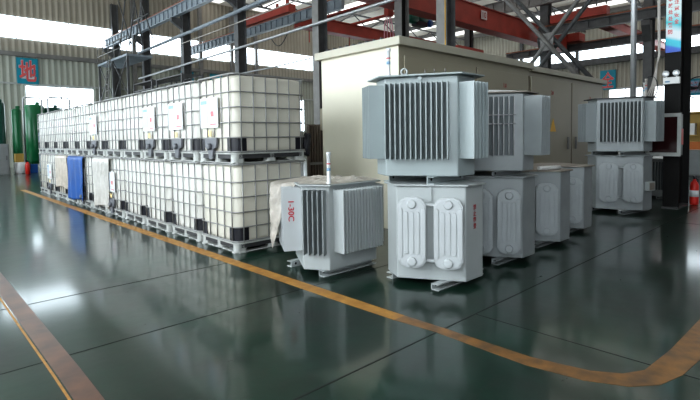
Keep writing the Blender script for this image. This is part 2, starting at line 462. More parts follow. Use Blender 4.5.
# ------------------------------------------------------------------ crane runways
def runway(label, x, y0, y1, z0, z1, w, m, ribs=True, rail=True, pitch=.55):
    t = thing('crane_runway', label, 'crane beam', (x, y0, z0))
    L = y1 - y0; h = z1 - z0
    b = MB()
    b.box(-w / 2, w / 2, 0, L, 0, .04); b.box(-w / 2, w / 2, 0, L, h - .04, h); b.box(-.03, .03, 0, L, .04, h - .04)
    b.build('beam', m, t)
    if ribs:
        b = MB(); k = 0
        while k * pitch < L:
            b.box(-w / 2 + .01, w / 2 - .01, k * pitch - .012, k * pitch + .012, .04, h - .04); k += 1
        o = b.build('stiffener', m, t); o['kind'] = 'stuff'
    if rail:
        MB().box(-.04, .04, 0, L, h, h + .1).build('rail', M['rail'], t)
    return t
runway('ribbed blue-grey crane runway beam with rusty rail carried on the left column row', 7.5, -6, YW - .3, 7.75, 8.28, .22, M['steel_blue'])
runway('ribbed blue-grey crane runway beam under the red end truck, second bay', 13, 12.0, YW - .3, 7.78, 8.3, .22, M['steel_blue'])
runway('dark crane runway beam under the upper red end truck at right', 25.5, -8, 8.1, 7.40, 7.92, .3, M['steel'], pitch=1.1)
runway('dark crane runway beam under the lower red end truck at right', 31.5, -8, 13.5, 7.3, 7.76, .3, M['steel'], pitch=1.4)
runway('dark ribbed tie beam high above the red girder, behind the cross brace', 25.3, 4.6, 13.4, 9.25, 10.0, .3, M['steel_grey'], rail=False, pitch=.8)

# overhead cranes (red)
def girder(mb, x0, x1, y, z0, z1, w):
    mb.box(x0, x1, y - w / 2, y + w / 2, z0 + .02, z1 - .02)
    mb.box(x0, x1, y - w / 2 - .08, y + w / 2 + .08, z0, z0 + .04)
    mb.box(x0, x1, y - w / 2 - .08, y + w / 2 + .08, z1 - .04, z1)
t = thing('overhead_crane', 'red overhead crane with two long girders spanning behind the cream container', 'crane', (0, 0, 0))
g = MB(); girder(g, 13.25, 31.9, 16, 7.62, 8.32, .5); g.build('girder', M['red'], t)
g = MB(); girder(g, 11.0, 30.8, 8.9, 7.25, 8.38, .6); g.build('girder', M['red'], t)
g = MB(); g.box(12.75, 13.25, 16.1, 20.7, 8.42, 8.86); g.box(12.95, 13.05, 16.4, 16.6, 8.86, 9.25); g.box(12.95, 13.05, 17.4, 17.55, 8.86, 9.15)
g.build('end_truck', M['red'], t)
g = MB(); g.box(30.8, 31.8, 7.8, 9.9, 7.87, 8.4); g.build('end_truck', M['red'], t)
MB().box(19.75, 20.3, 8.50, 8.52, 7.7, 8.15).build('number_plate', M['sign_pale'], t)
text_obj('10', 'number', M['red'], plane_mx((20.02, 8.49, 7.92), (0, -1)), h=.3, parent=t)
for tx_ in (15.2, 17.6):
    g = MB(); g.box(tx_ - .12, tx_ + .12, 8.65, 16.2, 8.39, 8.49); g.box(tx_ - .1, tx_ + .1, 15.9, 16.1, 8.32, 8.39); g.build('trolley_beam', M['red'], t)
t2 = thing('overhead_crane', 'smaller red crane girder and upper end truck at the upper right', 'crane', (0, 0, 0))
MB().box(25.25, 25.75, 4.2, 7.3, 8.03, 8.5).build('end_truck', M['red'], t2)
g = MB(); girder(g, 25.75, 42, 5.7, 8.14, 8.7, .5); g.build('girder', M['red'], t2)
g = MB(); g.tube([(25.5, 4.3, 8.6), (25.5, 4.3, 9.2)], .04, 6); g.tube([(25.5, 4.8, 8.6), (25.5, 4.8, 9.1)], .04, 6); g.tube([(25.5, 4.1, 8.95), (25.5, 5.0, 8.95)], .03, 6)
g.build('buffer_post', M['steel'], t2)
t3 = thing('overhead_crane', 'dull red low crane girder just above the container roof, mid distance', 'crane', (0, 0, 0))
g = MB(); girder(g, 22, 33, 12.4, 6.15, 6.8, .5); g.build('girder', M['red'], t3)
MB().box(22.5, 25.4, 11.8, 12.12, 6.6, 7.15).build('end_truck', M['red'], t3)

# hoist with green motor, hanging under the near girder
h = thing('hoist', 'green and black electric hoist hanging at the red girder, behind the grey columns', 'hoist', (17.6, 11.0, 7.82))
MB().lathe([(.02, -.55), (.36, -.55), (.40, -.5), (.40, .5), (.36, .55), (.02, .55)], 16).build('drum', M['hoist_green'], h, mx=Matrix.Translation((-.1, 0, .1)) @ Matrix.Rotation(R(90), 4, 'Y'))
MB().lathe([(.02, -.35), (.26, -.35), (.28, -.3), (.28, .3), (.22, .4), (.02, .4)], 14).build('motor', M['hoist_green'], h, mx=Matrix.Translation((-.75, -.1, -.1)) @ Matrix.Rotation(R(90), 4, 'Y'))
MB().lathe([(.02, -.2), (.2, -.2), (.2, .2), (.02, .2)], 14).build('brake', M['blue'], h, mx=Matrix.Translation((.7, -.1, -.15)) @ Matrix.Rotation(R(90), 4, 'Y'))
MB().box(-.5, .4, -.3, .1, -.45, -.2).build('gear_case', M['black'], h, bevel=.03)
g = MB(); g.tube([(-.4, 0, .1), (-.4, 0, .50)], .06, 6); g.tube([(.4, 0, .1), (.4, 0, .50)], .06, 6); g.box(-.6, .6, -.1, .1, .46, .565)
g.build('hanger', M['steel'], h)
k = thing('hook_block', 'dark red hook block with pink slings hanging above the container roof', 'crane hook', (15.2, 11.0, 6.35))
MB().box(-.2, .2, -.15, .15, 1.2, 1.75).build('sheave_block', M['red'], k, bevel=.04)
g = MB()
for dx in (-.3, -.1, .12, .32): g.tube([(dx * .5, 0, 1.2), (dx, .02, .7), (dx * 1.1, 0, .1)], .03, 6)
g.build('sling', M['pink'], k)
g = MB(); g.tube([(-.12, 0, 1.75), (-.12, 0, 2.04)], .02, 5); g.tube([(.12, 0, 1.75), (.12, 0, 2.04)], .02, 5)
g.build('rope', M['steel'], k)
for i, dx in enumerate((14.1, 15.2, 17.2)):
    g = MB(); g.tube([(dx, 16.0, 7.6), (dx, 16.0, 6.9)], .03, 6)
    tag(g.build('festoon_hanger', M['red']), 'thin red hanger rod below the crane, ' + ('left of the pair beside the hook', 'next to the hook on its left', 'right of the hook block')[i], 'hanger', 'crane cable hangers')

# cross brace between the two near columns
t = thing('cross_brace', 'large grey diagonal cross brace seen above the container roof', 'brace', (13, 1.9, 0))
def diag(y0, z0, y1, z1, dx, m, nm):
    MB().tube([(dx, y0 - 1.9, z0), (dx, y1 - 1.9, z1)], .075, 8).build(nm, m, t)
def yz(y, sgn): return 4.6 + sgn * 1.187 * (y - 1.9)
for dx, dz, m_ in ((-.10, 0, 'steel_grey'), (.28, .25, 'steel')):
    diag(.40, yz(.40, 1) + dz, 5.6, yz(5.6, 1) + dz, dx, M[m_], 'diagonal')
for dx, dz, m_ in ((.0, 0, 'steel_grey'), (.38, -.25, 'steel')):
    diag(3.8, yz(3.8, -1) + dz, -1.8, yz(-1.8, -1) + dz, dx, M[m_], 'diagonal')
MB().box(-.03, .03, -.22, .22, 4.32, 4.90).build('gusset_plate', M['steel_grey'], t)
for y in (.40, 3.8):
    MB().box(-.25, .45, y - 1.9 - .06, y - 1.9 + .06, 0, 3.1).build('post', M['steel'], t)

# pipes along the column row
def pipe(label, x, y0, z0, y1, z1, r, name='pipe', m='pipe'):
    kk = (7.9 - r + 3.1055) / (x + 3.1055); x = 7.87 - r
    y0, y1 = (-5.43 + (q + 5.43) * kk for q in (y0, y1)); z0, z1 = (1.458 + (q - 1.458) * kk for q in (z0, z1))
    g = MB(); g.tube([(x, y0, z0), (x, (y0 + y1) / 2, (z0 + z1) / 2 - .02), (x, y1, z1)], r, 8)
    return tag(g.build(name, M[m]), label, 'pipe')
pipe('long pale pipe sloping across the columns, lowest of the three long ones', 6.9, 22.1, 4.95, 1.5, 5.23, .055)
pipe('thick grey pipe sloping across the columns at the upper left', 6.9, 22.0, 6.33, 6.0, 6.6, .085, m='steel_blue')
pipe('thin tan conduit between the two thicker pipes', 6.9, 24.5, 5.98, 5.0, 6.12, .026, 'conduit', 'cable')
pipe('short thin pipe just above the nearest stacked tote', 6.9, 11.4, 4.07, 7.0, 4.09, .03)
g = MB(); pts = [(7.83, 10.6 - 1.1 * (i / 8), 5.45 - .38 * math.sin(PI * i / 8)) for i in range(9)]
g.tube(pts, .018, 6); tag(g.build('cable', M['black']), 'black cable sagging from the pale pipe beside the left column', 'cable')

# ------------------------------------------------------------------ wall signs
def wall_sign(x, z0, z1, w, ch, label):
    t = thing('wall_sign', label, 'sign', (x, YW, (z0 + z1) / 2))
    hh = z1 - z0
    MB().box(-w / 2, w / 2, -.14, -.06, -hh / 2, hh / 2).build('board', M['cyan'], t)
    if ch:
        mx = plane_mx((0, -.142, 0), (0, -1))
        text_obj(ch, 'outline', M['sign_pale'], mx, w=w * .84, h=hh * .86, parent=t, depth=.004, bold=.035)
        text_obj(ch, 'character', M['sign_red'], plane_mx((0, -.155, 0), (0, -1)), w=w * .80, h=hh * .82, parent=t, depth=.006, bold=.02)
    return t
wall_sign(3.02, 5.12, 6.70, 1.12, '地', 'blue square sign with a large red character on the far left wall')
wall_sign(13.3, 5.2, 6.75, 1.0, None, 'blue square sign partly hidden by columns above the totes')
wall_sign(15.7, 5.2, 6.72, 1.05, None, 'second blue square sign showing just above the tote tops')
wall_sign(21.4, 5.2, 6.78, 1.2, None, 'blue sign whose top edge shows above the nearest tote')
t = thing('wall_sign', 'blue square sign with red character at the right end of the container roof', 'sign', (XW, 9.98, 6.28))
MB().box(-.14, -.06, -.64, .64, -.84, .84).build('board', M['cyan'], t)
text_obj('全', 'outline', M['sign_pale'], plane_mx((-.142, 0, 0), (-1, 0)), w=1.06, h=1.44, parent=t, bold=.03)
text_obj('全', 'character', M['sign_red'], plane_mx((-.155, 0, 0), (-1, 0)), w=1.02, h=1.4, parent=t, bold=.02)
t = thing('notice_board', 'pale blue notice board with lines of small red writing at the right edge', 'notice', (XW, 3.3, 5.2))
MB().box(-.16, -.06, -1.6, 1.3, -.75, .55).build('board', M['label_blue'], t)
MB().box(-.175, -.16, -1.6, 1.3, -.75, -.55).build('border', M['cyan'], t)
MB().box(-.175, -.16, -1.6, 1.3, .4, .55).build('border', M['cyan'], t)
for i in range(3):
    text_obj('安全第一 预防为主', 'writing', M['sign_red'], plane_mx((-.18, -.2, .22 - .28 * i), (-1, 0)), w=2.2, h=.14, parent=t)

# ------------------------------------------------------------------ IBC totes
IW, ID, IH = 1.03, 1.19, 1.16     # width along Y, depth along X, height
def build_ibc():
    root = thing('tote_tank', 'white caged liquid tote', 'tote tank')
    cx, cy = ID / 2, IW / 2
    # pallet
    p = MB()
    for ix, x in enumerate((.02, ID / 2 - .085, ID - .19)):
        for iy, y in enumerate((.02, IW / 2 - .075, IW - .17)):
            if ix == 1 and iy == 1: continue
            p.prism(rrect(.16, .13, .045, 3, x + .085, y + .075), .012, .12)
    for y in (.02, IW - .17):
        p.box(.01, ID - .01, y + .03, y + .12, 0, .012)
    for x in (.02, ID - .17):
        p.box(x + .03, x + .12, .01, IW - .01, .001, .0115)
    p.prism(rrect(ID - .01, IW - .01, .08, 3, cx, cy), .118, .135)
    p.build('pallet', M['pallet'], root)
    MB().prism(rrect(ID - .06, IW - .06, .06, 3, cx, cy), .06, .118).build('deck', M['pallet_dark'], root)
    # inner bottle
    b = MB(); n = 5; rings = []
    for (ins, z) in ((.06, .14), (.035, .16), (.03, .20), (.03, 1.085), (.045, 1.12), (.10, 1.136), (.3, 1.14)):
        rr = max(.02, .125 - max(0, ins - .03) * .4)
        rings.append([(x, y, z) for x, y in rrect(ID - 2 * ins, IW - 2 * ins, rr, n, cx, cy)])
    N = len(rings[0]); vs = [v for r_ in rings for v in r_]; fs = []
    for i in range(len(rings) - 1):
        for k_ in range(N): fs.append((i * N + k_, i * N + (k_ + 1) % N, (i + 1) * N + (k_ + 1) % N, (i + 1) * N + k_))
    b.add(vs, fs, True); b.add(rings[0], [tuple(range(N))[::-1]]); b.add(rings[-1], [tuple(range(N))])
    b.build('bottle', M['pe'], root)
    MB().lathe([(.09, 1.13), (.09, 1.152), (.075, 1.158)], 16, (cx, cy, 0)).build('filling_cap', M['black'], root)
    # cage
    c = MB()
    for i, z in enumerate((.15, .335, .53, .725, .92, 1.145)):
        r_ = .011 if i in (0, 5) else .0085
        c.tube([(x, y, z) for x, y in rrect(ID - .02, IW - .02, .10, 3, cx, cy)], r_, 6, closed=True)
    ys = [.115, .315, .515, .715, .915]; xs = [.12, .31, .50, .69, .88, 1.07]
    for y in ys:
        for x in (.012, ID - .012):
            c.tube([(x, y, .135), (x, y, 1.145)], .0085, 6)
    for x in xs:
        for y in (.012, IW - .012):
            c.tube([(x, y, .135), (x, y, 1.145)], .0085, 6)
    # top cross bars
    for y in (.3, .65): c.tube([(.012, y, 1.147), (ID - .012, y, 1.147)], .010, 6)
    c.build('cage', M['cage'], root)
    # black corner guards
    for (sx, sy) in ((0, 0), (0, 1), (1, 0), (1, 1)):
        g = MB(); rad = .13
        path_o, path_i = [], []
        ccx = .02 + rad if sx == 0 else ID - .02 - rad
        ccy = .02 + rad if sy == 0 else IW - .02 - rad
        a0 = {(0, 0): 180, (1, 0): 270, (1, 1): 0, (0, 1): 90}[(sx, sy)]
        for k_ in range(7):
            a = R(a0 + 90 * k_ / 6)
            path_o.append((ccx + rad * math.cos(a), ccy + rad * math.sin(a)))
            path_i.append((ccx + (rad - .02) * math.cos(a), ccy + (rad - .02) * math.sin(a)))
        # straight tails along both sides
        d0 = Vector((math.sin(R(a0)), -math.cos(R(a0)))); d1 = Vector((-math.sin(R(a0 + 90)), math.cos(R(a0 + 90))))
        tl = .05
        path_o = [tuple(Vector(path_o[0]) + d0 * tl)] + path_o + [tuple(Vector(path_o[-1]) + d1 * tl)]
        path_i = [tuple(Vector(path_i[0]) + d0 * tl)] + path_i + [tuple(Vector(path_i[-1]) + d1 * tl)]
        g.prism(path_o + path_i[::-1], .15, .325)
        g.build('corner_guard', M['black'], root)
    return root

def add_label_and_valve(root, lab=True, valve=True):
    if lab:
        o = MB().box(-.012, -.002, .37, .86, .47, .87).build('label_plate', M['label'], root)
        MB().box(-.015, -.012, .67, .84, .79, .84).build('label_print', M['label_blue'], o)
        MB().box(-.0145, -.012, .64, .85, .53, .78).build('label_print', M['label_grey'], o)
        MB().box(-.016, -.012, .48, .56, .62, .69).build('label_print', M['label_red'], o)
        MB().box(-.016, -.012, .42, .58, .51, .525).build('label_print', M['label_red'], o)
        MB().box(-.016, -.010, .56, .64, .355, .435).build('sticker', M['label_yellow'], root)
    if valve:
        v = MB()
        v.prism([(.40, .33), (.74, .33), (.72, .21), (.65, .18), (.62, .05), (.53, .05), (.50, .18), (.42, .21)], 0, .03,
                Matrix(((0, 0, -1, .005), (1, 0, 0, 0), (0, 1, 0, 0), (0, 0, 0, 1))))
        o = v.build('valve', M['valve'], root)
        MB().lathe([(.045, 0), (.045, .05), (.03, .055)], 12).build('valve_cap', M['valve'], o,
              mx=Matrix.Translation((-.02, .57, .22)) @ Matrix.Rotation(R(-90), 4, 'Y'))

proto = build_ibc()
def copy_tree(o, parent=None):
    c = o.copy(); COL.objects.link(c)
    if parent: c.parent = parent
    for ch in list(o.children): copy_tree(ch, c)
    return c
NTH = ['nearest', 'second', 'third', 'fourth', 'fifth', 'sixth', 'seventh', 'eighth', 'ninth', 'tenth', 'farthest']
PITCH = 1.05
low_label = {4, 6, 9}; low_valve = {4, 6, 9}
up_nolabel = {3, 4, 6, 7, 8, 9, 10}
first = True
for lev in (1, 0):
    for i in range(11):
        o = copy_tree(proto)
        dx = random.uniform(-.012, .012) if i else 0
        o.location = (dx, i * PITCH + random.uniform(-.004, .004), lev * IH)
        o.rotation_euler = (0, 0, 0)
        if lev:
            lab = i not in up_nolabel
            add_label_and_valve(o, lab, i in (0, 1, 2, 5))
            ex = 'with white label' if lab else 'no label'
            o['label'] = 'white caged tote on the upper layer, %s %s' % (NTH[i] + (' from the near end,' if 0 < i < 10 else ' of the row,'), ex)
        else:
            lab = i in low_label
            add_label_and_valve(o, lab, i in low_valve)
            ex = 'with white label' if lab else 'no label'
            o['label'] = 'white caged tote on the floor, %s %s' % (NTH[i] + (' from the near end,' if 0 < i < 10 else ' of the row,'), ex)
        o['category'] = 'tote tank'; o['group'] = 'stacked white totes in the long row'
        if (lev == 1 and i in (0,)) or (lev == 0 and i in (0, 8, 10)):
            for ch in o.children:
                if ch.name.startswith('bottle'):
                    ch.data = ch.data.copy(); ch.data.materials[0] = M['pe_old']
for ch in list(proto.children): bpy.data.objects.remove(ch)
bpy.data.objects.remove(proto)

# drapes hanging on the lower totes
def drape(name, label, cat, y0, y1, z0, z1, m, x=-.045, amp=.02, taper=0.0, seed=1, waves=3):
    rnd = random.Random(seed); ph = [rnd.uniform(0, 6.28) for _ in range(6)]
    n, k = 26, 30; vs = []; fs = []
    for i in range(n + 1):
        v = i / n
        for j in range(k + 1):
            u = j / k
            yy = y0 + (y1 - y0) * u + (u - .5) * taper * v + .015 * math.sin(9 * v + ph[2])
            zz = z1 - (z1 - z0) * v + .03 * math.sin(5 * u + ph[3]) * v
            xx = x - amp * (.35 + .65 * v) * (math.sin(waves * 2 * PI * u + ph[0] + 1.2 * v) + .5 * math.sin(waves * 5.3 * u + ph[1] + 3 * v)) - .01
            if v < .04: xx = x + .035 * (1 - v / .04)
            vs.append((xx, yy, zz))
    for i in range(n):
        for j in range(k):
            a = i * (k + 1) + j
            fs.append((a, a + 1, a + k + 2, a + k + 1))
    o = MB().add(vs, fs, True).build(name, m)
    s = o.modifiers.new('thick', 'SOLIDIFY'); s.thickness = .004
    return tag(o, label, cat)
drape('tarp', 'blue cloth hanging over the front of a lower tote', 'tarp', 6.62, 7.93, .12, 1.145, M['blue'], seed=2, amp=.018)
drape('plastic_sheet', 'white translucent plastic sheet hanging over a lower tote, near the blue cloth', 'plastic sheet', 4.82, 5.90, .13, 1.145, M['film'], seed=5, amp=.025, taper=-.15, waves=4)
drape('plastic_sheet', 'short tan plastic sheet hanging behind the blue cloth', 'plastic sheet', 8.0, 9.2, .32, 1.145, M['film_tan'], seed=9, amp=.025, waves=4)

# ------------------------------------------------------------------ transformers
LONG, SHORT = .72, .30
def set_hex(a, b):
    global LONG, SHORT, A_L, A_S
    LONG, SHORT = a, b
    A_L = (a + 2 * b) / (2 * math.sqrt(3))
    A_S = (a + 2 * b) / math.sqrt(3) - b * math.sqrt(3) / 2
set_hex(.72, .30)
def hexpoly(rot, grow=0.0):
    """truncated triangle, first long facet facing rot-150 degrees"""
    pts = []
    nor = []
    for k in range(6):
        ang = R(-150 + 60 * k) + rot
        nor.append((ang, (A_L if k % 2 == 0 else A_S) + grow))
    for k in range(6):
        (a1, d1), (a2, d2) = nor[k], nor[(k + 1) % 6]
        det = math.cos(a1) * math.sin(a2) - math.sin(a1) * math.cos(a2)
        x = (d1 * math.sin(a2) - d2 * math.sin(a1)) / det
        y = (math.cos(a1) * d2 - math.cos(a2) * d1) / det
        pts.append((x, y))
    return pts
def facet(k, rot):
    a = R(-150 + 60 * k) + rot
    d = A_L if k % 2 == 0 else A_S
    n = Vector((math.cos(a), math.sin(a), 0)); t = Vector((-n.y, n.x, 0))
    return n, t, n * d
def fin_bank(root, k, rot, w, n, d, z0, z1, m, off=0, th=.0055):
    nr, t, c = facet(k, rot)
    pl = [(-w / 2 - .004, -.004), (w / 2 + .004, -.004), (w / 2 + .004, .006)]
    for i in reversed(range(n)):
        x = -w / 2 + w * i / (n - 1)
        pl += [(x + th, .006), (x + th, d), (x - th, d), (x - th, .006)]
    mx = Matrix((t, nr, Vector((0, 0, 1)))).transposed().to_4x4(); mx.translation = c + t * off
    # local x=t, y=n ; handedness: flip handled by recalculated normals
    clean = []
    for q in pl:
        if not clean or (abs(q[0] - clean[-1][0]) + abs(q[1] - clean[-1][1])) > 1e-6: clean.append(q)
    clean.append((-w / 2 - .004, .006))
    b = MB(); b.prism(clean, z0, z1, mx)
    o = b.build('fin_bank', m, root)
    o.data.materials.append(M['tx_gap'])  # gap shade between fins painted on as a dark root colour
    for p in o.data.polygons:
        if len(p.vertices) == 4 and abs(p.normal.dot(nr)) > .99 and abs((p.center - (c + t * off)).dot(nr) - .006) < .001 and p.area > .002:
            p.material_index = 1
    return o
def rails(root, zt, m, length=.86, gap=.5, ang=0.0):
    for s in (-1, 1):
        b = MB()
        y = s * gap / 2; L = length / 2; w = .035
        # channel: web + two flanges + end tab
        b.box(-L, L, y - .005, y + .005, 0, zt)
        b.box(-L, L, y - .08 if s < 0 else y, y if s < 0 else y + .08, zt - .008, zt)
        b.box(-L, L, y - .08 if s < 0 else y, y if s < 0 else y + .08, 0, .008)
        o = b.build('base_rail', m, root, mx=Matrix.Rotation(ang, 4, 'Z'))
        hb = MB()
        for sx in (-1, 1):
            hb.lathe([(.013, 0), (.013, .004)], 12, (0, 0, 0)) if False else None
            q = MB().lathe([(.014, -.008), (.014, .008)], 12)
            q.build('bolt_hole', M['dark'], o, mx=Matrix.Translation((sx * (L - .06), y, zt * .55)) @ Matrix.Rotation(R(90), 4, 'X'))
    return
def base_tank(name, label, loc, rz, rot, m, zb=.06, zt=.985, scale=1.0, group=None, lidm=None, rail_len=.86, rail_gap=.5, lid_grow=.035, rail_ang=0.0):
    root = thing(name, label, 'transformer', loc, rz, group); root.scale = (scale,) * 3
    MB().prism(hexpoly(rot), zb, zt).build('tank', m, root, bevel=.012)
    MB().prism(hexpoly(rot, lid_grow), zt, zt + .016).build('lid', lidm or m, root, bevel=.004)
    rails(root, zb, m, rail_len, rail_gap, rail_ang)
    return root
def gauge(root, x, y, z0, h, m='gauge'):
    g = MB(); g.lathe([(.028, 0), (.028, .01), (.020, .03), (.020, h - .035), (.025, h - .03), (.025, h)], 12, (x, y, z0))
    o = g.build('level_gauge', M[m], root)
    MB().lathe([(.0210, 0), (.0210, .012)], 12, (x, y, z0 + h * .62)).build('gauge_band', M['marking'], o)
    MB().lathe([(.0208, 0), (.0208, .03)], 12, (x, y, z0 + h * .42)).build('gauge_band', M['label_blue'], o)
def eye(root, x, y, z):
    g = MB(); n = 14
    g.tube([(x + .03 * math.cos(2 * PI * i / n) * .7, y - .03 * math.cos(2 * PI * i / n) * .7, z + .045 + .03 * math.sin(2 * PI * i / n)) for i in range(n)], .010, 6, closed=True)
    g.box(x - .02, x + .02, y - .008, y + .008, z, z + .022)
    g.build('lifting_eye', M['tx'], root)
def studs(root, pts, z, h=.05):
    for x, y in pts:
        MB().lathe([(.006, 0), (.006, h), (.004, h + .004)], 8, (x, y, z)).build('stud', M['steel_grey'], root)
def radiator(root, k, rot, off, m, z0=.15, z1=.88, w=.275, depth_n=3):
    nr, t, c = facet(k, rot)
    o0 = c + t * off
    def fmx(out, z=0): 
        mx = Matrix((t, Vector((0, 0, 1)), nr)).transposed().to_4x4()
        mx.translation = o0 + nr * out + Vector((0, 0, z)); return mx
    zc = (z0 + z1) / 2; H = z1 - z0
    def outline(w, H):
        s1, s2 = .085, .035
        return [(-w/2 + s1, -H/2), (w/2 - s1, -H/2), (w/2 - s2, -H/2 + .022), (w/2, -H/2 + .075), (w/2, H/2 - .075), (w/2 - s2, H/2 - .022),
                (w/2 - s1, H/2), (-w/2 + s1, H/2), (-w/2 + s2, H/2 - .022), (-w/2, H/2 - .075), (-w/2, -H/2 + .075), (-w/2 + s2, -H/2 + .022)]
    out = .065 + .038 * (depth_n - 1)
    p = MB(); p.prism(outline(w, H), 0, .02)
    p.prism(outline(w - .022, H - .022), .02, .027)
    for i in range(5):
        x = -w/2 + w * (i + .5) / 5
        hl = H/2 - (.10 if i in (0, 4) else .135)
        cap = [(x - .014, -hl), (x + .014, -hl), (x + .020, -hl + .02), (x + .020, hl - .02), (x + .014, hl), (x - .014, hl), (x - .020, hl - .02), (x - .020, -hl + .02)]
        p.prism(cap, .026, .036)
    front = p.build('radiator_panel', m, root, bevel=.004, mx=fmx(out, zc))
    for sz in (-1, 1):
        MB().lathe([(.044, .02), (.044, .038), (.036, .044), (.034, .044)], 20).build('end_cap', m, front, mx=Matrix.Translation((0, sz * (H/2 - .062), 0)))
    for j in range(depth_n - 1):
        q = MB(); q.prism(outline(w, H), 0, .02)
        q.build('radiator_panel', m, root, bevel=.004, mx=fmx(.055 + .038 * j, zc))
    for sz in (-1, 1):
        MB().lathe([(.030, -.01), (.030, out + .005)], 14).build('header_pipe', m, root, mx=fmx(0, zc + sz * (H/2 - .062)))
def link_pipes(root, k, rot, m, w, zs, out=.10):
    nr, t, c = facet(k, rot)
    for z in zs:
        MB().tube([c + nr * out - t * w + Vector((0, 0, z)), c + nr * out + t * w + Vector((0, 0, z))], .017, 8).build('link_pipe', m, root)

GR = 'grey transformers stored in the hall'
# T1: front lower, two ribbed radiators
set_hex(.67, .30)
T1 = base_tank('transformer', 'grey transformer on the floor at the front, two ribbed radiator plates, red writing', (.975, -2.39, 0), 0, 0, M['tx'], group=GR, lid_grow=.03, rail_len=.80)
for off in (-.165, .18): radiator(T1, 0, 0, off, M['tx_light'], z0=.205, z1=.885, depth_n=2)
link_pipes(T1, 0, 0, M['tx_light'], .16, (.27, .81), .075)
nr, t_, c_ = facet(0, 0)
MB().box(-.004, .004, 0, .006, .07, .98, Matrix.Translation(c_) @ Matrix.Rotation(R(-60), 4, 'Z') @ Matrix.Rotation(0, 4, 'Z')).build('seam', M['tx'], T1)
nr, t_, c_ = facet(1, 0)
for i, ch in enumerate('禁止攀登'):
    text_obj(ch, 'marking', M['marking_dark'], plane_mx(c_ + nr * .003 + Vector((.0, 0, .775 - .062 * i)), nr), w=.05, h=.052, parent=T1, depth=.001, bold=.01)
MB().box(-.012, .012, -.02, .0, .84, .98, Matrix.Translation(facet(0, 0)[2]) @ Matrix.Rotation(R(-60), 4, 'Z')).build('lifting_lug', M['tx'], T1)

# T2: finned, on top of T1
set_hex(.71, .30)
r8 = R(0.5)
T2 = base_tank('transformer', 'blue-grey finned transformer on the top of the front stack, with white level gauge', (.985, -2.27, 1.0), r8, 0, M['tx2'], zb=.075, zt=1.055, group=GR, lid_grow=.085, rail_len=.62, rail_ang=-r8)
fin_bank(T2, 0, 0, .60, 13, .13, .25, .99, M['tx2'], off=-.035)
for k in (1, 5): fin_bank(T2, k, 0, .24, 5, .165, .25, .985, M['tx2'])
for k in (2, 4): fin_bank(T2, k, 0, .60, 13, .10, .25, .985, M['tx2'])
P = hexpoly(0, .0)
v0 = Vector((*P[5], 0)); v1 = Vector((*P[0], 0))
q = v0.lerp(v1, .04) * .98; gauge(T2, q.x, q.y, 1.07, .28)
q = v0.lerp(v1, .22) * .86; eye(T2, q.x, q.y, 1.07)
studs(T2, [tuple((v0.lerp(v1, f) * .92)[:2]) for f in (.56, .7, .86)] + [(.12, -.40)], 1.07)
MB().lathe([(.012, 0), (.012, .05), (.02, .055), (.02, .07)], 10).build('drain_plug', M['tx2'], T2, mx=Matrix.Translation(facet(0, 0)[2] + facet(0, 0)[0] * -.005 + Vector((0, 0, 1.03))) @ Matrix.Rotation(R(-150), 4, 'Z') @ Matrix.Rotation(R(90), 4, 'Y'))

# T3: leftmost floor unit (long fin bank facing the camera)
r60 = R(60)
T3 = base_tank('transformer', 'grey finned transformer on the floor beside the totes, with plastic film over its lid', (.52, -1.255, 0), 0, r60, M['tx'], zb=.065, zt=.965, group=GR, lidm=M['tx'], lid_grow=.05, rail_len=.80)
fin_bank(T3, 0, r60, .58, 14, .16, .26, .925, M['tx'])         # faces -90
fin_bank(T3, 5, r60, .22, 5, .10, .245, .925, M['tx_dusty_shaded'])   # short, faces -150
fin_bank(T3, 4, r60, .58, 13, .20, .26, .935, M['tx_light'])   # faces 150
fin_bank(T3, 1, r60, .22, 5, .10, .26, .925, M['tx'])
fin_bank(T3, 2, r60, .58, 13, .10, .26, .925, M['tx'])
P3 = hexpoly(r60)
q = Vector((*P3[5], 0)) * .9; gauge(T3, q.x, q.y, .98, .34)
nr, t_, c_ = facet(4, r60)
n120 = Vector((math.cos(R(-120)), math.sin(R(-120)), 0))
end = c_ + nr * .115 + n120 * (.29 + .012)
text_obj('1-30C', 'marking', M['marking'], plane_mx(end + Vector((0, 0, .69)), n120), w=.215, h=.062, parent=T3, depth=.001, rot=R(-90), bold=.008)
studs(T3, [(.15, -.28), (.22, -.27), (.28, -.26)], .98, .03)

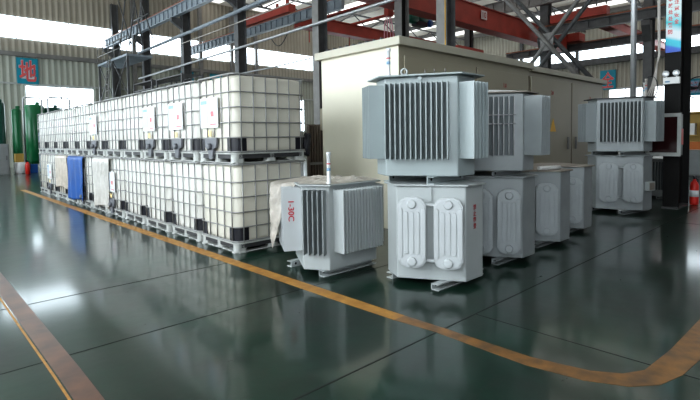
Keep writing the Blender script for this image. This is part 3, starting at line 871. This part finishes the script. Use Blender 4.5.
# plastic film draped on T3
def film_on_lid():
    rad = []; n, k = 22, 72
    hp = [Vector((x, y)) for x, y in hexpoly(r60, .03)]
    def reach(a):
        d = Vector((math.cos(a), math.sin(a))); best = 9
        for i in range(6):
            ang = R(-150 + 60 * i) + r60; q = (A_L if i % 2 == 0 else A_S) + .03
            c = d.x * math.cos(ang) + d.y * math.sin(ang)
            if c > 1e-6: best = min(best, q / c)
        return best
    vs = []; fs = []
    for j in range(k):
        a = 2 * PI * j / k
        rr = reach(a); deg = math.degrees(a)
        hang = max(0.0, min(1.0, (33 - abs(deg - 128)) / 10))
        ext = .26 * hang
        drop = (.62 + .10 * math.sin(5 * a * 3)) * hang
        path = rr + ext + drop
        for i in range(n + 1):
            t = path * i / n
            wr = math.sin(13 * a + 21 * t) * math.sin(31 * t - 5 * a) * .6 + math.sin(7 * a - 33 * t) * .4
            if t <= rr - .02 or hang < .01:
                r_, z = min(t, rr - .012), .985 + .022 * (1 + wr) * min(1, (rr - t) * 6 + .1)
            elif t <= rr + ext:
                r_, z = t, .985 - .03 * (t - rr) / .26
            else:
                r_, z = rr + ext + .02 * (1 + wr), .955 - (t - rr - ext)
            vs.append((r_ * math.cos(a), r_ * math.sin(a), z))
    for j in range(k):
        for i in range(n):
            q = j * (n + 1) + i; p = ((j + 1) % k) * (n + 1) + i
            fs.append((q, q + 1, p + 1, p))
    o = MB().add(vs, fs, True).build('plastic_film', M['film_lid'])
    o.location = (.52, -1.255, 0)
    return tag(o, 'crumpled clear plastic film over the lid of the leftmost floor transformer', 'plastic film')
film_on_lid()

# T6 / T5 stack, then T7, T8
T6 = base_tank('transformer', 'grey plate-radiator transformer on the floor, under the film-wrapped finned one', (2.20, -2.32, 0), 0, 0, M['tx_dusty_shaded'], group=GR, rail_len=.8)
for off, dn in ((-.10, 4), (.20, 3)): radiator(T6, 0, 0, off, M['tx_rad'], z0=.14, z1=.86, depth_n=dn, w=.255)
T5 = base_tank('transformer', 'grey finned transformer wrapped in shiny film, on top of the second stack', (2.19, -2.30, 1.0), R(4), 0, M['tx_dusty_shaded'], zb=.06, zt=.95, group=GR, lidm=M['lid_dust'], lid_grow=.05, rail_len=.7, rail_ang=R(-4))
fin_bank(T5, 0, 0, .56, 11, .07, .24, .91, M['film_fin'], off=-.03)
for k in (1, 5): fin_bank(T5, k, 0, .24, 5, .20, .24, .91, M['tx_dusty_shaded'])
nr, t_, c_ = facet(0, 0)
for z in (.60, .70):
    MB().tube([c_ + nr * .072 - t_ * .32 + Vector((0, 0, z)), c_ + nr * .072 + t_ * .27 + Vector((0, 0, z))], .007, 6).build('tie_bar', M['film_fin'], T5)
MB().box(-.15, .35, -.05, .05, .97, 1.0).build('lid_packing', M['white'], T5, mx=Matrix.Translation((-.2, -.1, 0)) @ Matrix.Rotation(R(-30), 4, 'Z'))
T7 = base_tank('transformer', 'grey transformer on the floor, third along the row, with one radiator plate showing', (3.34, -2.26, 0), 0, 0, M['tx_dusty_shaded'], group=GR, lidm=M['lid_dust'])
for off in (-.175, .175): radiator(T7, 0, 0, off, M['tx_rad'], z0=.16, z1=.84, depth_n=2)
T8 = base_tank('transformer', 'grey transformer on the floor, fourth and last along the row', (4.45, -2.14, 0), 0, 0, M['tx_dusty_shaded'], group=GR, lidm=M['lid_dust'])
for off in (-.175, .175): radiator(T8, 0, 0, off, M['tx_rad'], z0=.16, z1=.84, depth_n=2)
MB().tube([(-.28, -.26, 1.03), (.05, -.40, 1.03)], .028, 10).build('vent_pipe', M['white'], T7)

# T4 stack at the right
rr = R(-11)
T4 = base_tank('transformer', 'grey transformer on the floor beside the dark column, bottom of the right stack', (7.0, -2.25, 0), rr, 0, M['tx_dusty_shaded'], scale=1.07, group=GR)
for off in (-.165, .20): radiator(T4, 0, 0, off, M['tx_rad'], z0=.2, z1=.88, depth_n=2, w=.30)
link_pipes(T4, 0, 0, M['tx_dusty_shaded'], .16, (.28, .80), .075)
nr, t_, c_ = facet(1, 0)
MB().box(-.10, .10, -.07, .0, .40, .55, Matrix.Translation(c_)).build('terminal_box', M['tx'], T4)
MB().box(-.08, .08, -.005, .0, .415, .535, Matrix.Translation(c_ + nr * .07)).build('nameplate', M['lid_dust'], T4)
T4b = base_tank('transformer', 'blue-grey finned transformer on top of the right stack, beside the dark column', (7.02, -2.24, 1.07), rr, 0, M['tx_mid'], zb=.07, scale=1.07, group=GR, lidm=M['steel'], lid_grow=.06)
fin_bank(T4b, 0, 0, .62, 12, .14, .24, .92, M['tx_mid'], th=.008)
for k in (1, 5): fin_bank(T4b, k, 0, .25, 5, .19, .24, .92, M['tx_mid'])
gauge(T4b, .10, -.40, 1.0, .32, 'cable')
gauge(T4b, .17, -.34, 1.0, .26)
T9 = base_tank('transformer', 'dark finned transformer half hidden between the right stack and the dark column', (9.75, -2.22, 0), R(-20), 0, M['tx_dusty_shaded'], scale=.9, group=GR)
for k in (0, 1, 2): fin_bank(T9, k, 0, .55 if k % 2 == 0 else .24, 10 if k % 2 == 0 else 5, .12, .22, .92, M['tx_dusty_shaded'])

# ------------------------------------------------------------------ container (prefabricated substation)
CYF, CXL, CXR, CLEN, CH = -.5, 2.6, 11.22, 1.84, 2.88
t = thing('substation_container', 'long cream metal container behind the transformers, with flat overhanging roof', 'container', (CXL, CYF, 0))
W = CXR - CXL
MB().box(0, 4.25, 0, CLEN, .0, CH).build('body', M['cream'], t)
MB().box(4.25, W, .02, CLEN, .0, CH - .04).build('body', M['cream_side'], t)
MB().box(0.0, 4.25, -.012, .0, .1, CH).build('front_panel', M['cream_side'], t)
MB().box(-.09, 4.32, -.10, CLEN + .09, CH, CH + .13).build('roof', M['cream_roof'], t, bevel=.01)
MB().box(4.32, W + .15, -.06, CLEN + .09, CH - .03, CH + .09).build('roof', M['cream_roof'], t, bevel=.01)
for i, (x0, x1, side) in enumerate(((.12, 2.15, 1), (2.2, 4.2, 0), (4.32, 6.42, 1), (6.48, W - .1, 0))):
    d = MB().box(x0, x1, -.028, -.0, .18, CH - .14).build('door', M['cream_side'], t, bevel=.006)
    hx = x1 - .2 if side else x0 + .2
    MB().box(hx - .04, hx + .04, -.055, -.028, 1.12, 1.42).build('door_handle', M['steel_grey'], d)
    MB().box(x1 + .002, x1 + .018, -.030, -.02, .18, CH - .14).build('door_gap', M['brown'], d)
w = MB(); w.prism([(0, 0), (.30, 0), (.15, .30)], 0, .006, plane_mx((5.25, -.030, 1.55), (0, -1)))
w.build('warning_sign', M['warn'], t)
text_obj('1#', 'marking', M['marking_dark'], plane_mx((3.2, -.034, 2.47), (0, -1)), h=.1, parent=t, depth=.001)
text_obj('2#', 'marking', M['marking_dark'], plane_mx((5.35, -.034, 2.44), (0, -1)), h=.1, parent=t, depth=.001)
text_obj('3#', 'marking', M['marking_dark'], plane_mx((7.6, -.034, 2.42), (0, -1)), h=.08, parent=t, depth=.001)
# fittings standing on the roof edge
b = MB()
for k in range(9):
    y = .3 + k * .16
    b.box(-.06, .0, y, y + .03, CH + .13, CH + .13 + .035)
b.box(-.05, -.02, 0.3, 1.7, CH + .13, CH + .145)
b.build('roof_fitting', M['steel'], t)

# small box and ribbed stack at the left end of the container
t = thing('switch_box', 'small beige switch box beside the left end of the container', 'box', (2.92, 1.68, 1.62))
MB().box(-.08, .08, -.14, .02, 0, .42).build('housing', M['cream_side'], t, bevel=.01)
MB().box(-.06, .06, -.15, -.14, .04, .38).build('cover', M['steel_grey'], t)
MB().tube([(0, -.05, -1.62), (0, -.05, 0)], .03, 8).build('post', M['steel_grey'], t)
t = thing('radiator_stack', 'brown ribbed metal panel leaning behind the nearest tote', 'metal panel', (3.1, 2.05, 0))
b = MB(); b.box(-.3, .42, .0, .02, .0, 1.75)
for k in range(11): b.box(-.3 + k * .068, -.27 + k * .068, -.06, .0, .02, 1.73)
b.build('panel', M['brown'], t)
MB().box(-.3, .42, -.07, -.06, .95, 1.0).build('cross_rail', M['steel_grey'], t)
t = thing('cable_coil', 'black bundled cable hanging at the back corner of the nearest upper tote', 'cable', (1.27, .12, 1.17))
b = MB()
for i in range(7):
    a = i * .25
    b.tube([(.03 * math.sin(a + k) + .04 * math.cos(k * 1.05 + i), .05 * i / 7 + .05 * math.sin(k * 1.05 + i), .05 + .32 * (0.5 + .5 * math.sin(k * 1.05 + i * .3))) for k in range(7)], .022, 6)
b.build('coil', M['black'], t)

# ------------------------------------------------------------------ things on and near the right column
CY = -2.9
t = thing('banner', 'tall cyan and white banner with red writing on the right dark column', 'banner', (CX - .012, -2.905, 3.03))
MB().box(-.01, 0, -.125, .125, 0, 1.5).build('sheet', M['banner'], t)
for i, ch in enumerate('事故处处预防'):
    text_obj(ch, 'writing', M['sign_red'], plane_mx((-.012, .05, 1.02 - .125 * i), (-1, 0)), w=.08, h=.09, parent=t, depth=.001, bold=.025)
for i, ch in enumerate('时时注意安全'):
    text_obj(ch, 'writing', M['sign_red'], plane_mx((-.012, -.05, 1.20 - .125 * i), (-1, 0)), w=.08, h=.09, parent=t, depth=.001, bold=.025)
t = thing('emergency_light', 'white twin-head emergency light on the dark column under the banner', 'emergency light', (CX - .01, -2.895, 2.42))
MB().box(-.07, 0, -.14, .14, 0, .13).build('battery_case', M['white'], t, bevel=.01)
MB().box(-.073, -.07, .02, .10, .03, .06).build('badge', M['label_blue'], t)
for s in (-1, 1):
    hd = MB().lathe([(.01, -.03), (.045, -.02), (.06, .02), (.06, .035), (.052, .035), (.03, .02)], 16).build('lamp_head', M['mirror'], t,
        mx=Matrix.Translation((-.06, s * .085, .20)) @ Matrix.Rotation(R(-90), 4, 'Y'))
    MB().tube([(-.05, s * .085, .13), (-.05, s * .085, .2)], .012, 6).build('lamp_neck', M['white'], t)
t = thing('hose_cabinet', 'grey framed dark cabinet with red side door mounted on the dark column', 'cabinet', (CX - .03, -2.82, 1.05))
MB().box(-.2, 0, -.27, .27, 0, .78).build('housing', M['cab'], t)
b = MB(); b.box(-.23, -.2, -.29, .29, -.02, .05); b.box(-.23, -.2, -.29, .29, .73, .80); b.box(-.23, -.2, -.29, -.23, .05, .73); b.box(-.23, -.2, .23, .29, .05, .73)
b.build('door_frame', M['frame'], t)
MB().box(-.215, -.205, -.23, .23, .05, .73).build('glass', M['glass_dark'], t)
MB().box(-.2, -.02, -.285, -.275, .2, .5).build('red_plate', M['red_bright'], t)
t = thing('fire_extinguisher', 'red fire extinguisher standing at the foot of the dark column', 'fire extinguisher', (8.72, -3.125, 0))
MB().lathe([(.05, 0), (.075, .01), (.078, .03), (.078, .40), (.06, .46), (.028, .50), (.028, .53)], 18).build('cylinder', M['red_bright'], t)
b = MB(); b.box(-.025, .025, -.02, .02, .53, .57); b.box(-.10, .02, -.012, .012, .57, .60); b.build('valve_head', M['black'], t)
MB().tube([(.03, -.02, .55), (.09, -.04, .5), (.10, -.04, .3), (.09, -.03, .18)], .014, 8).build('hose', M['black'], t)
MB().lathe([(.0785, .17), (.0785, .30)], 18).build('label_band', M['label'], t)
# cable bundle down the left side of the column
t = thing('cable_bundle', 'pale cables hanging down left of the banner column', 'cable', (7.75, -2.70, 0))
for i in range(4):
    o = i * .022
    MB().tube([(0, .02 - o * .4, 7.0), (0, .03 - o * .5, 4.2), (0.01, .01 - o * .4, 3.0), (0, .05 + o, 2.4), (0, .10 + o * 2.2, 2.1), (.02, .16 + o * 2, 1.6), (.05, .18 + o, 1.1)], .011, 6).build('cable', M['cable'], t)
b = MB(); n = 14
b.tube([(.0, .13 + .12 * math.cos(2 * PI * i / n), 2.38 + .22 * math.sin(2 * PI * i / n)) for i in range(n)], .010, 6, closed=True)
b.build('black_loop', M['black'], t)
# conduit pole behind the right stack
t = thing('conduit_pole', 'tall thin pale grey pole rising behind the right transformer stack', 'pole', (8.6, -2.01, 0))
MB().tube([(0, 0, 0.02), (0, 0, 10.5)], .06, 12).build('pole', M['pipe'], t)
MB().lathe([(.10, 0), (.10, .02)], 14).build('flange', M['pipe'], t)
# wall fan ring at the right edge
t = thing('wall_fan', 'black caged fan high beside the dark column at the right edge', 'fan', (8.9, -3.12, 2.4))
b = MB(); n = 22
for s in (0, .06):
    b.tube([(s, .22 * math.cos(2 * PI * i / n), .22 * math.sin(2 * PI * i / n)) for i in range(n)], .008, 6, closed=True)
for i in range(11):
    a = 2 * PI * i / 11
    b.tube([(0, .03 * math.cos(a), .03 * math.sin(a)), (0, .22 * math.cos(a), .22 * math.sin(a)), (.06, .22 * math.cos(a), .22 * math.sin(a))], .003, 4)
b.build('guard', M['black'], t)
for i in range(3):
    MB().add([(.03, 0, 0), (.02, .18, .05), (.04, .18, -.05), (.045, .03, -.03)], [(0, 1, 2, 3)]).build('blade', M['black'], t, mx=Matrix.Rotation(2 * PI * i / 3, 4, 'X'))
MB().tube([(.03, 0, 0), (.12, 0, 0), (.12, .16, 0)], .025, 8).build('bracket', M['black'], t)

# electrical box and yellow cabinet farther right
t = thing('electrical_box', 'grey electrical box beyond the fire extinguisher', 'cabinet', (15.9, -1.72, 0))
MB().box(0, .35, -.28, .28, .08, .92).build('housing', M['cab'], t, bevel=.01)
MB().box(-.012, 0, -.25, .25, .12, .88).build('door', M['tx_dusty_shaded'], t)
MB().box(.05, .3, -.2, .2, 0, .08).build('plinth', M['steel'], t)
t = thing('shelf_cabinet', 'yellow open shelf cabinet far beyond at the right edge', 'cabinet', (22, -.6, 0))
b = MB(); b.box(0, .5, -.9, -.84, 0, 2.4); b.box(0, .5, .84, .9, 0, 2.4); b.box(.46, .5, -.9, .9, 0, 2.4)
b.build('carcass', M['yellow_cab'], t)
for z in (.05, .7, 1.35, 2.34): MB().box(0, .46, -.84, .84, z, z + .05).build('shelf', M['yellow_cab'], t)
for i, (y, z, hh, mm) in enumerate(((-.5, .75, .4, 'brown'), (.1, .75, .35, 'orange'), (.3, 1.4, .5, 'white'), (-.3, 1.4, .4, 'brown'))):
    tag(MB().box(22.05, 22.4, -.6 + y - .2, -.6 + y + .2, z, z + hh).build('carton', M[mm], bevel=.01), ('brown carton on the middle shelf of the yellow cabinet', 'orange carton on the middle shelf of the yellow cabinet', 'white carton on the upper shelf of the yellow cabinet', 'brown carton on the upper shelf of the yellow cabinet')[i], 'carton')

# ------------------------------------------------------------------ far left: green tanks, platform, racks
def tank(label, x, y, r, h, m, legs=True):
    t = thing('storage_tank', label, 'tank', (x, y, 0), 0, 'green tanks at the far wall')
    z0 = .35 if legs else 0
    MB().lathe([(.05, z0), (r * .8, z0 + .05), (r, z0 + .2), (r, h - .12), (r * .85, h - .03), (.1, h), (.02, h)], 28).build('shell', m, t)
    for a in range(4):
        aa = R(45 + 90 * a)
        MB().box(r * .8 * math.cos(aa) - .05, r * .8 * math.cos(aa) + .05, r * .8 * math.sin(aa) - .05, r * .8 * math.sin(aa) + .05, 0, z0 + .25).build('leg', m, t)
    MB().lathe([(.10, h - .03), (.10, h + .12), (.07, h + .14)], 14, (r * .3, 0, 0)).build('manhole', m, t)
    return t
TY = 23.6
tank('tall narrow green tank beside the grey cabinet at the far left', 1.36, TY, .21, 3.2, M['green'])
tank('broad green tank in the middle of the group at the far wall', 2.36, TY + 1.2, .46, 3.52, M['green'])
tank('green tank half hidden behind the far end of the totes', 3.27, TY + 1.6, .50, 3.42, M['green_dark'])
tank('dark green tank cut by the left edge of the photo', 0.62, TY, .27, 3.5, M['green_dark'])
def arch(label, pts):
    g = MB(); g.tube(pts, .045, 8); tag(g.build('tank_pipe', M['pipe']), label, 'pipe')
arch('pale pipe bending over the broad green tank', [(1.75, TY + .5, 0), (1.75, TY + .5, 3.75), (1.82, TY + .5, 3.82), (2.5, TY + .55, 3.82), (2.57, TY + .55, 3.75), (2.57, TY + .55, .05)])
arch('pale pipe bending over the half hidden green tank', [(2.85, TY + .5, 0), (2.85, TY + .5, 3.8), (2.92, TY + .5, 3.87), (3.8, TY + .5, 3.87), (3.87, TY + .5, 3.8), (3.87, TY + .5, .05)])
arch('pale pipe bending down behind the totes beside the window', [(5.3, TY + .6, 0), (5.3, TY + .6, 3.6), (5.38, TY + .65, 3.68), (5.95, TY + .7, 3.68), (6.03, TY + .75, 3.6), (6.03, TY + .75, 0)])
t = thing('cabinet', 'grey steel control cabinet at the far left edge', 'cabinet', (.50, 22.0, 0))
MB().box(-.9, .27, 0, .6, 0, 1.45).build('housing', M['cab'], t, bevel=.02)
MB().box(-.86, .23, -.02, 0, .06, 1.4).build('door', M['cab'], t)
MB().box(.14, .17, -.05, -.02, .7, .9).build('door_handle', M['steel'], t)
t = thing('fire_extinguisher', 'red fire extinguisher on the floor in front of the green tanks', 'fire extinguisher', (1.40, 21.6, 0)); t.scale = (.75, .75, .75)
MB().lathe([(.08, 0), (.13, .02), (.13, .62), (.09, .72), (.04, .78)], 16).build('cylinder', M['red_bright'], t)
MB().box(-.09, .03, -.03, .03, .78, .88).build('valve_head', M['black'], t)
MB().tube([(.04, 0, .82), (.15, 0, .75), (.16, 0, .3)], .02, 6).build('hose', M['black'], t)
for i, (x, z0, w_, h_, m_, lb, y_) in enumerate((
        (1.25, 0, .5, .55, 'white', 'white drum with labels standing between the green tanks', 22.5),
        (1.25, .565, .34, .4, 'yellow_cab', 'yellow carton on the white drum between the tanks', 22.5),
        (1.82, 0, .4, .42, 'blue', 'blue crate on the floor beside the extinguisher', 22.7),
        (2.45, 0, .42, 2.0, 'label_blue', 'pale blue panel standing before the broad green tank', 23.4),
        (2.4, 2.25, .34, .36, 'orange', 'small orange notice plate on the broad green tank', 24.375))):
    if i == 0:
        b = MB(); b.lathe([(.2, 0), (.25, .02), (.25, .5), (.24, .55), (.05, .56)], 18); o = b.build('drum', M[m_]); o.location = (x, y_, z0)
        tag(o, lb, 'drum')
    else:
        th = .5 if i in (1, 2) else .05
        o = MB().box(-w_ / 2, w_ / 2, 0, th * .8, 0, h_).build(('drum', 'carton', 'crate', 'panel', 'notice_plate')[i], M[m_], bevel=.01)
        o.location = (x, y_, z0); tag(o, lb, ('drum', 'carton', 'crate', 'panel', 'sign')[i])

# access platform with stair by the far columns
t = thing('access_platform', 'steel access platform with braces and ladder beside the far columns', 'platform', (7.0, 22.2, 0))
MB().box(-.7, .7, 0, 5.2, 6.18, 6.30).build('deck', M['steel_blue'], t)
b = MB()
for z in (6.75, 7.25):
    b.tube([(-.68, 0, z), (-.68, 5.2, z)], .025, 6)
for k in range(6): b.tube([(-.68, k * 1.04, 6.3), (-.68, k * 1.04, 7.25)], .025, 6)
b.build('railing', M['steel_grey'], t)
for (y, ) in ((.1,), (5.1,), (2.6,)):
    MB().box(-.68, -.56, y - .06, y + .06, 0, 6.18).build('post', M['steel'], t)
b = MB()
for k in range(3):
    z = 4.0 + .0 * k
    y0 = .1 + 2.5 * (k % 2); 
for (y0, y1, z0, z1) in ((.1, 2.6, 4.0, 6.2), (2.6, .1, 4.0, 6.2), (2.6, 5.1, 4.0, 6.2), (5.1, 2.6, 4.0, 6.2), (.1, 5.1, 4.0, 4.0), (.1, 2.6, 1.8, 4.0), (5.1, 2.6, 1.8, 4.0)):
    b.tube([(-.62, y0, z0), (-.62, y1, z1)], .035, 6)
b.build('brace', M['steel'], t)
b = MB()
for s in (-.25, .25): b.tube([(-.75 , 4.4 + s, 0), (-.75, 2.9 + s, 6.3)], .03, 6)
for k in range(16):
    f = (k + .5) / 16; b.tube([(-.75, 4.4 - 1.5 * f - .25, 6.3 * f), (-.75, 4.4 - 1.5 * f + .25, 6.3 * f)], .02, 5)
b.build('ladder', M['steel_grey'], t)
t = thing('lattice_mast', 'dark lattice bracing rising above the runway at the upper left', 'brace', (7.05, 20.4, 6.9))
for (y0, z0, y1, z1) in ((0, 0, 2.4, 3.6), (2.6, 0, .6, 3.6), (.4, 1.4, 2.6, 1.4), (1.5, 0, 2.9, 3.6), (3.6, 0, 2.0, 3.4), (5.2, 0, 3.6, 3.6), (3.2, .2, 5.3, 3.4)):
    MB().tube([(0, y0, z0), (0, y1, z1)], .04, 6).build('diagonal', M['steel'], t)

def rack(label, x, y0, y1, z1, n):
    t = thing('storage_rack', label, 'rack', (x, y0, 0))
    L = y1 - y0
    for yy in (0, L):
        for xx in (0, .8): MB().box(xx - .03, xx + .03, yy - .03, yy + .03, 0, z1).build('post', M['steel'], t)
    for k in range(n):
        z = z1 - .05 - k * .32
        b = MB()
        for xx in (0, .8): b.box(xx - .02, xx + .02, 0, L, z - .02, z + .02)
        for j in range(7): b.box(0, .8, L * j / 6 - .015, L * j / 6 + .015, z - .02, z + .02)
        b.build('shelf', M['steel'], t)
rack('black steel storage rack behind the totes, nearer of two', 4.6, 11.6, 13.9, 3.95, 4)
rack('black steel storage rack behind the totes, farther of two', 4.6, 14.4, 16.4, 4.0, 4)

# ------------------------------------------------------------------ lights, world, camera
def area(name, loc, rot, sx, sy, p, col=(1, 1, 1)):
    d = bpy.data.lights.new(name, 'AREA'); d.shape = 'RECTANGLE'; d.size = sx; d.size_y = sy; d.energy = p; d.color = col
    o = bpy.data.objects.new(name, d); COL.objects.link(o); o.location = loc; o.rotation_euler = rot
    return o
for i, a0 in enumerate((-11, -3, 5, 13, 21)):
    area('window_light', (XL + .15, a0 + 2.8, 3.6), (0, R(-90), 0), 4.0, 5.6, (145, 180, 95, 70, 60)[i], (1.0, .985, .96))
w = bpy.data.worlds.new('World'); SC.world = w; w.use_nodes = True
bg = w.node_tree.nodes['Background']; bg.inputs[0].default_value = (.90, .95, 1.0, 1); bg.inputs[1].default_value = .16

cam = bpy.data.cameras.new('camera'); co = bpy.data.objects.new('camera', cam); COL.objects.link(co)
F, CYP, PIT, ROL, YAW = 481.43, 162.29, .04917, -.014995, .75588
cam.sensor_width = 36; cam.lens = F / 700 * 36
cam.shift_y = -(200 - CYP) / 700
fw = Vector((math.sin(YAW) * math.cos(PIT), math.cos(YAW) * math.cos(PIT), -math.sin(PIT)))
r0 = Vector((math.cos(YAW), -math.sin(YAW), 0)); u0 = r0.cross(fw)
rt = math.cos(ROL) * r0 + math.sin(ROL) * u0; up = -math.sin(ROL) * r0 + math.cos(ROL) * u0
mx = Matrix((rt, up, -fw)).transposed().to_4x4(); mx.translation = (-3.1055, -5.4311, 1.458)
co.matrix_world = mx
cam.clip_end = 200
SC.camera = co
SC.view_settings.view_transform = 'Standard'
SC.view_settings.look = 'Medium High Contrast'
SC.view_settings.exposure = 0
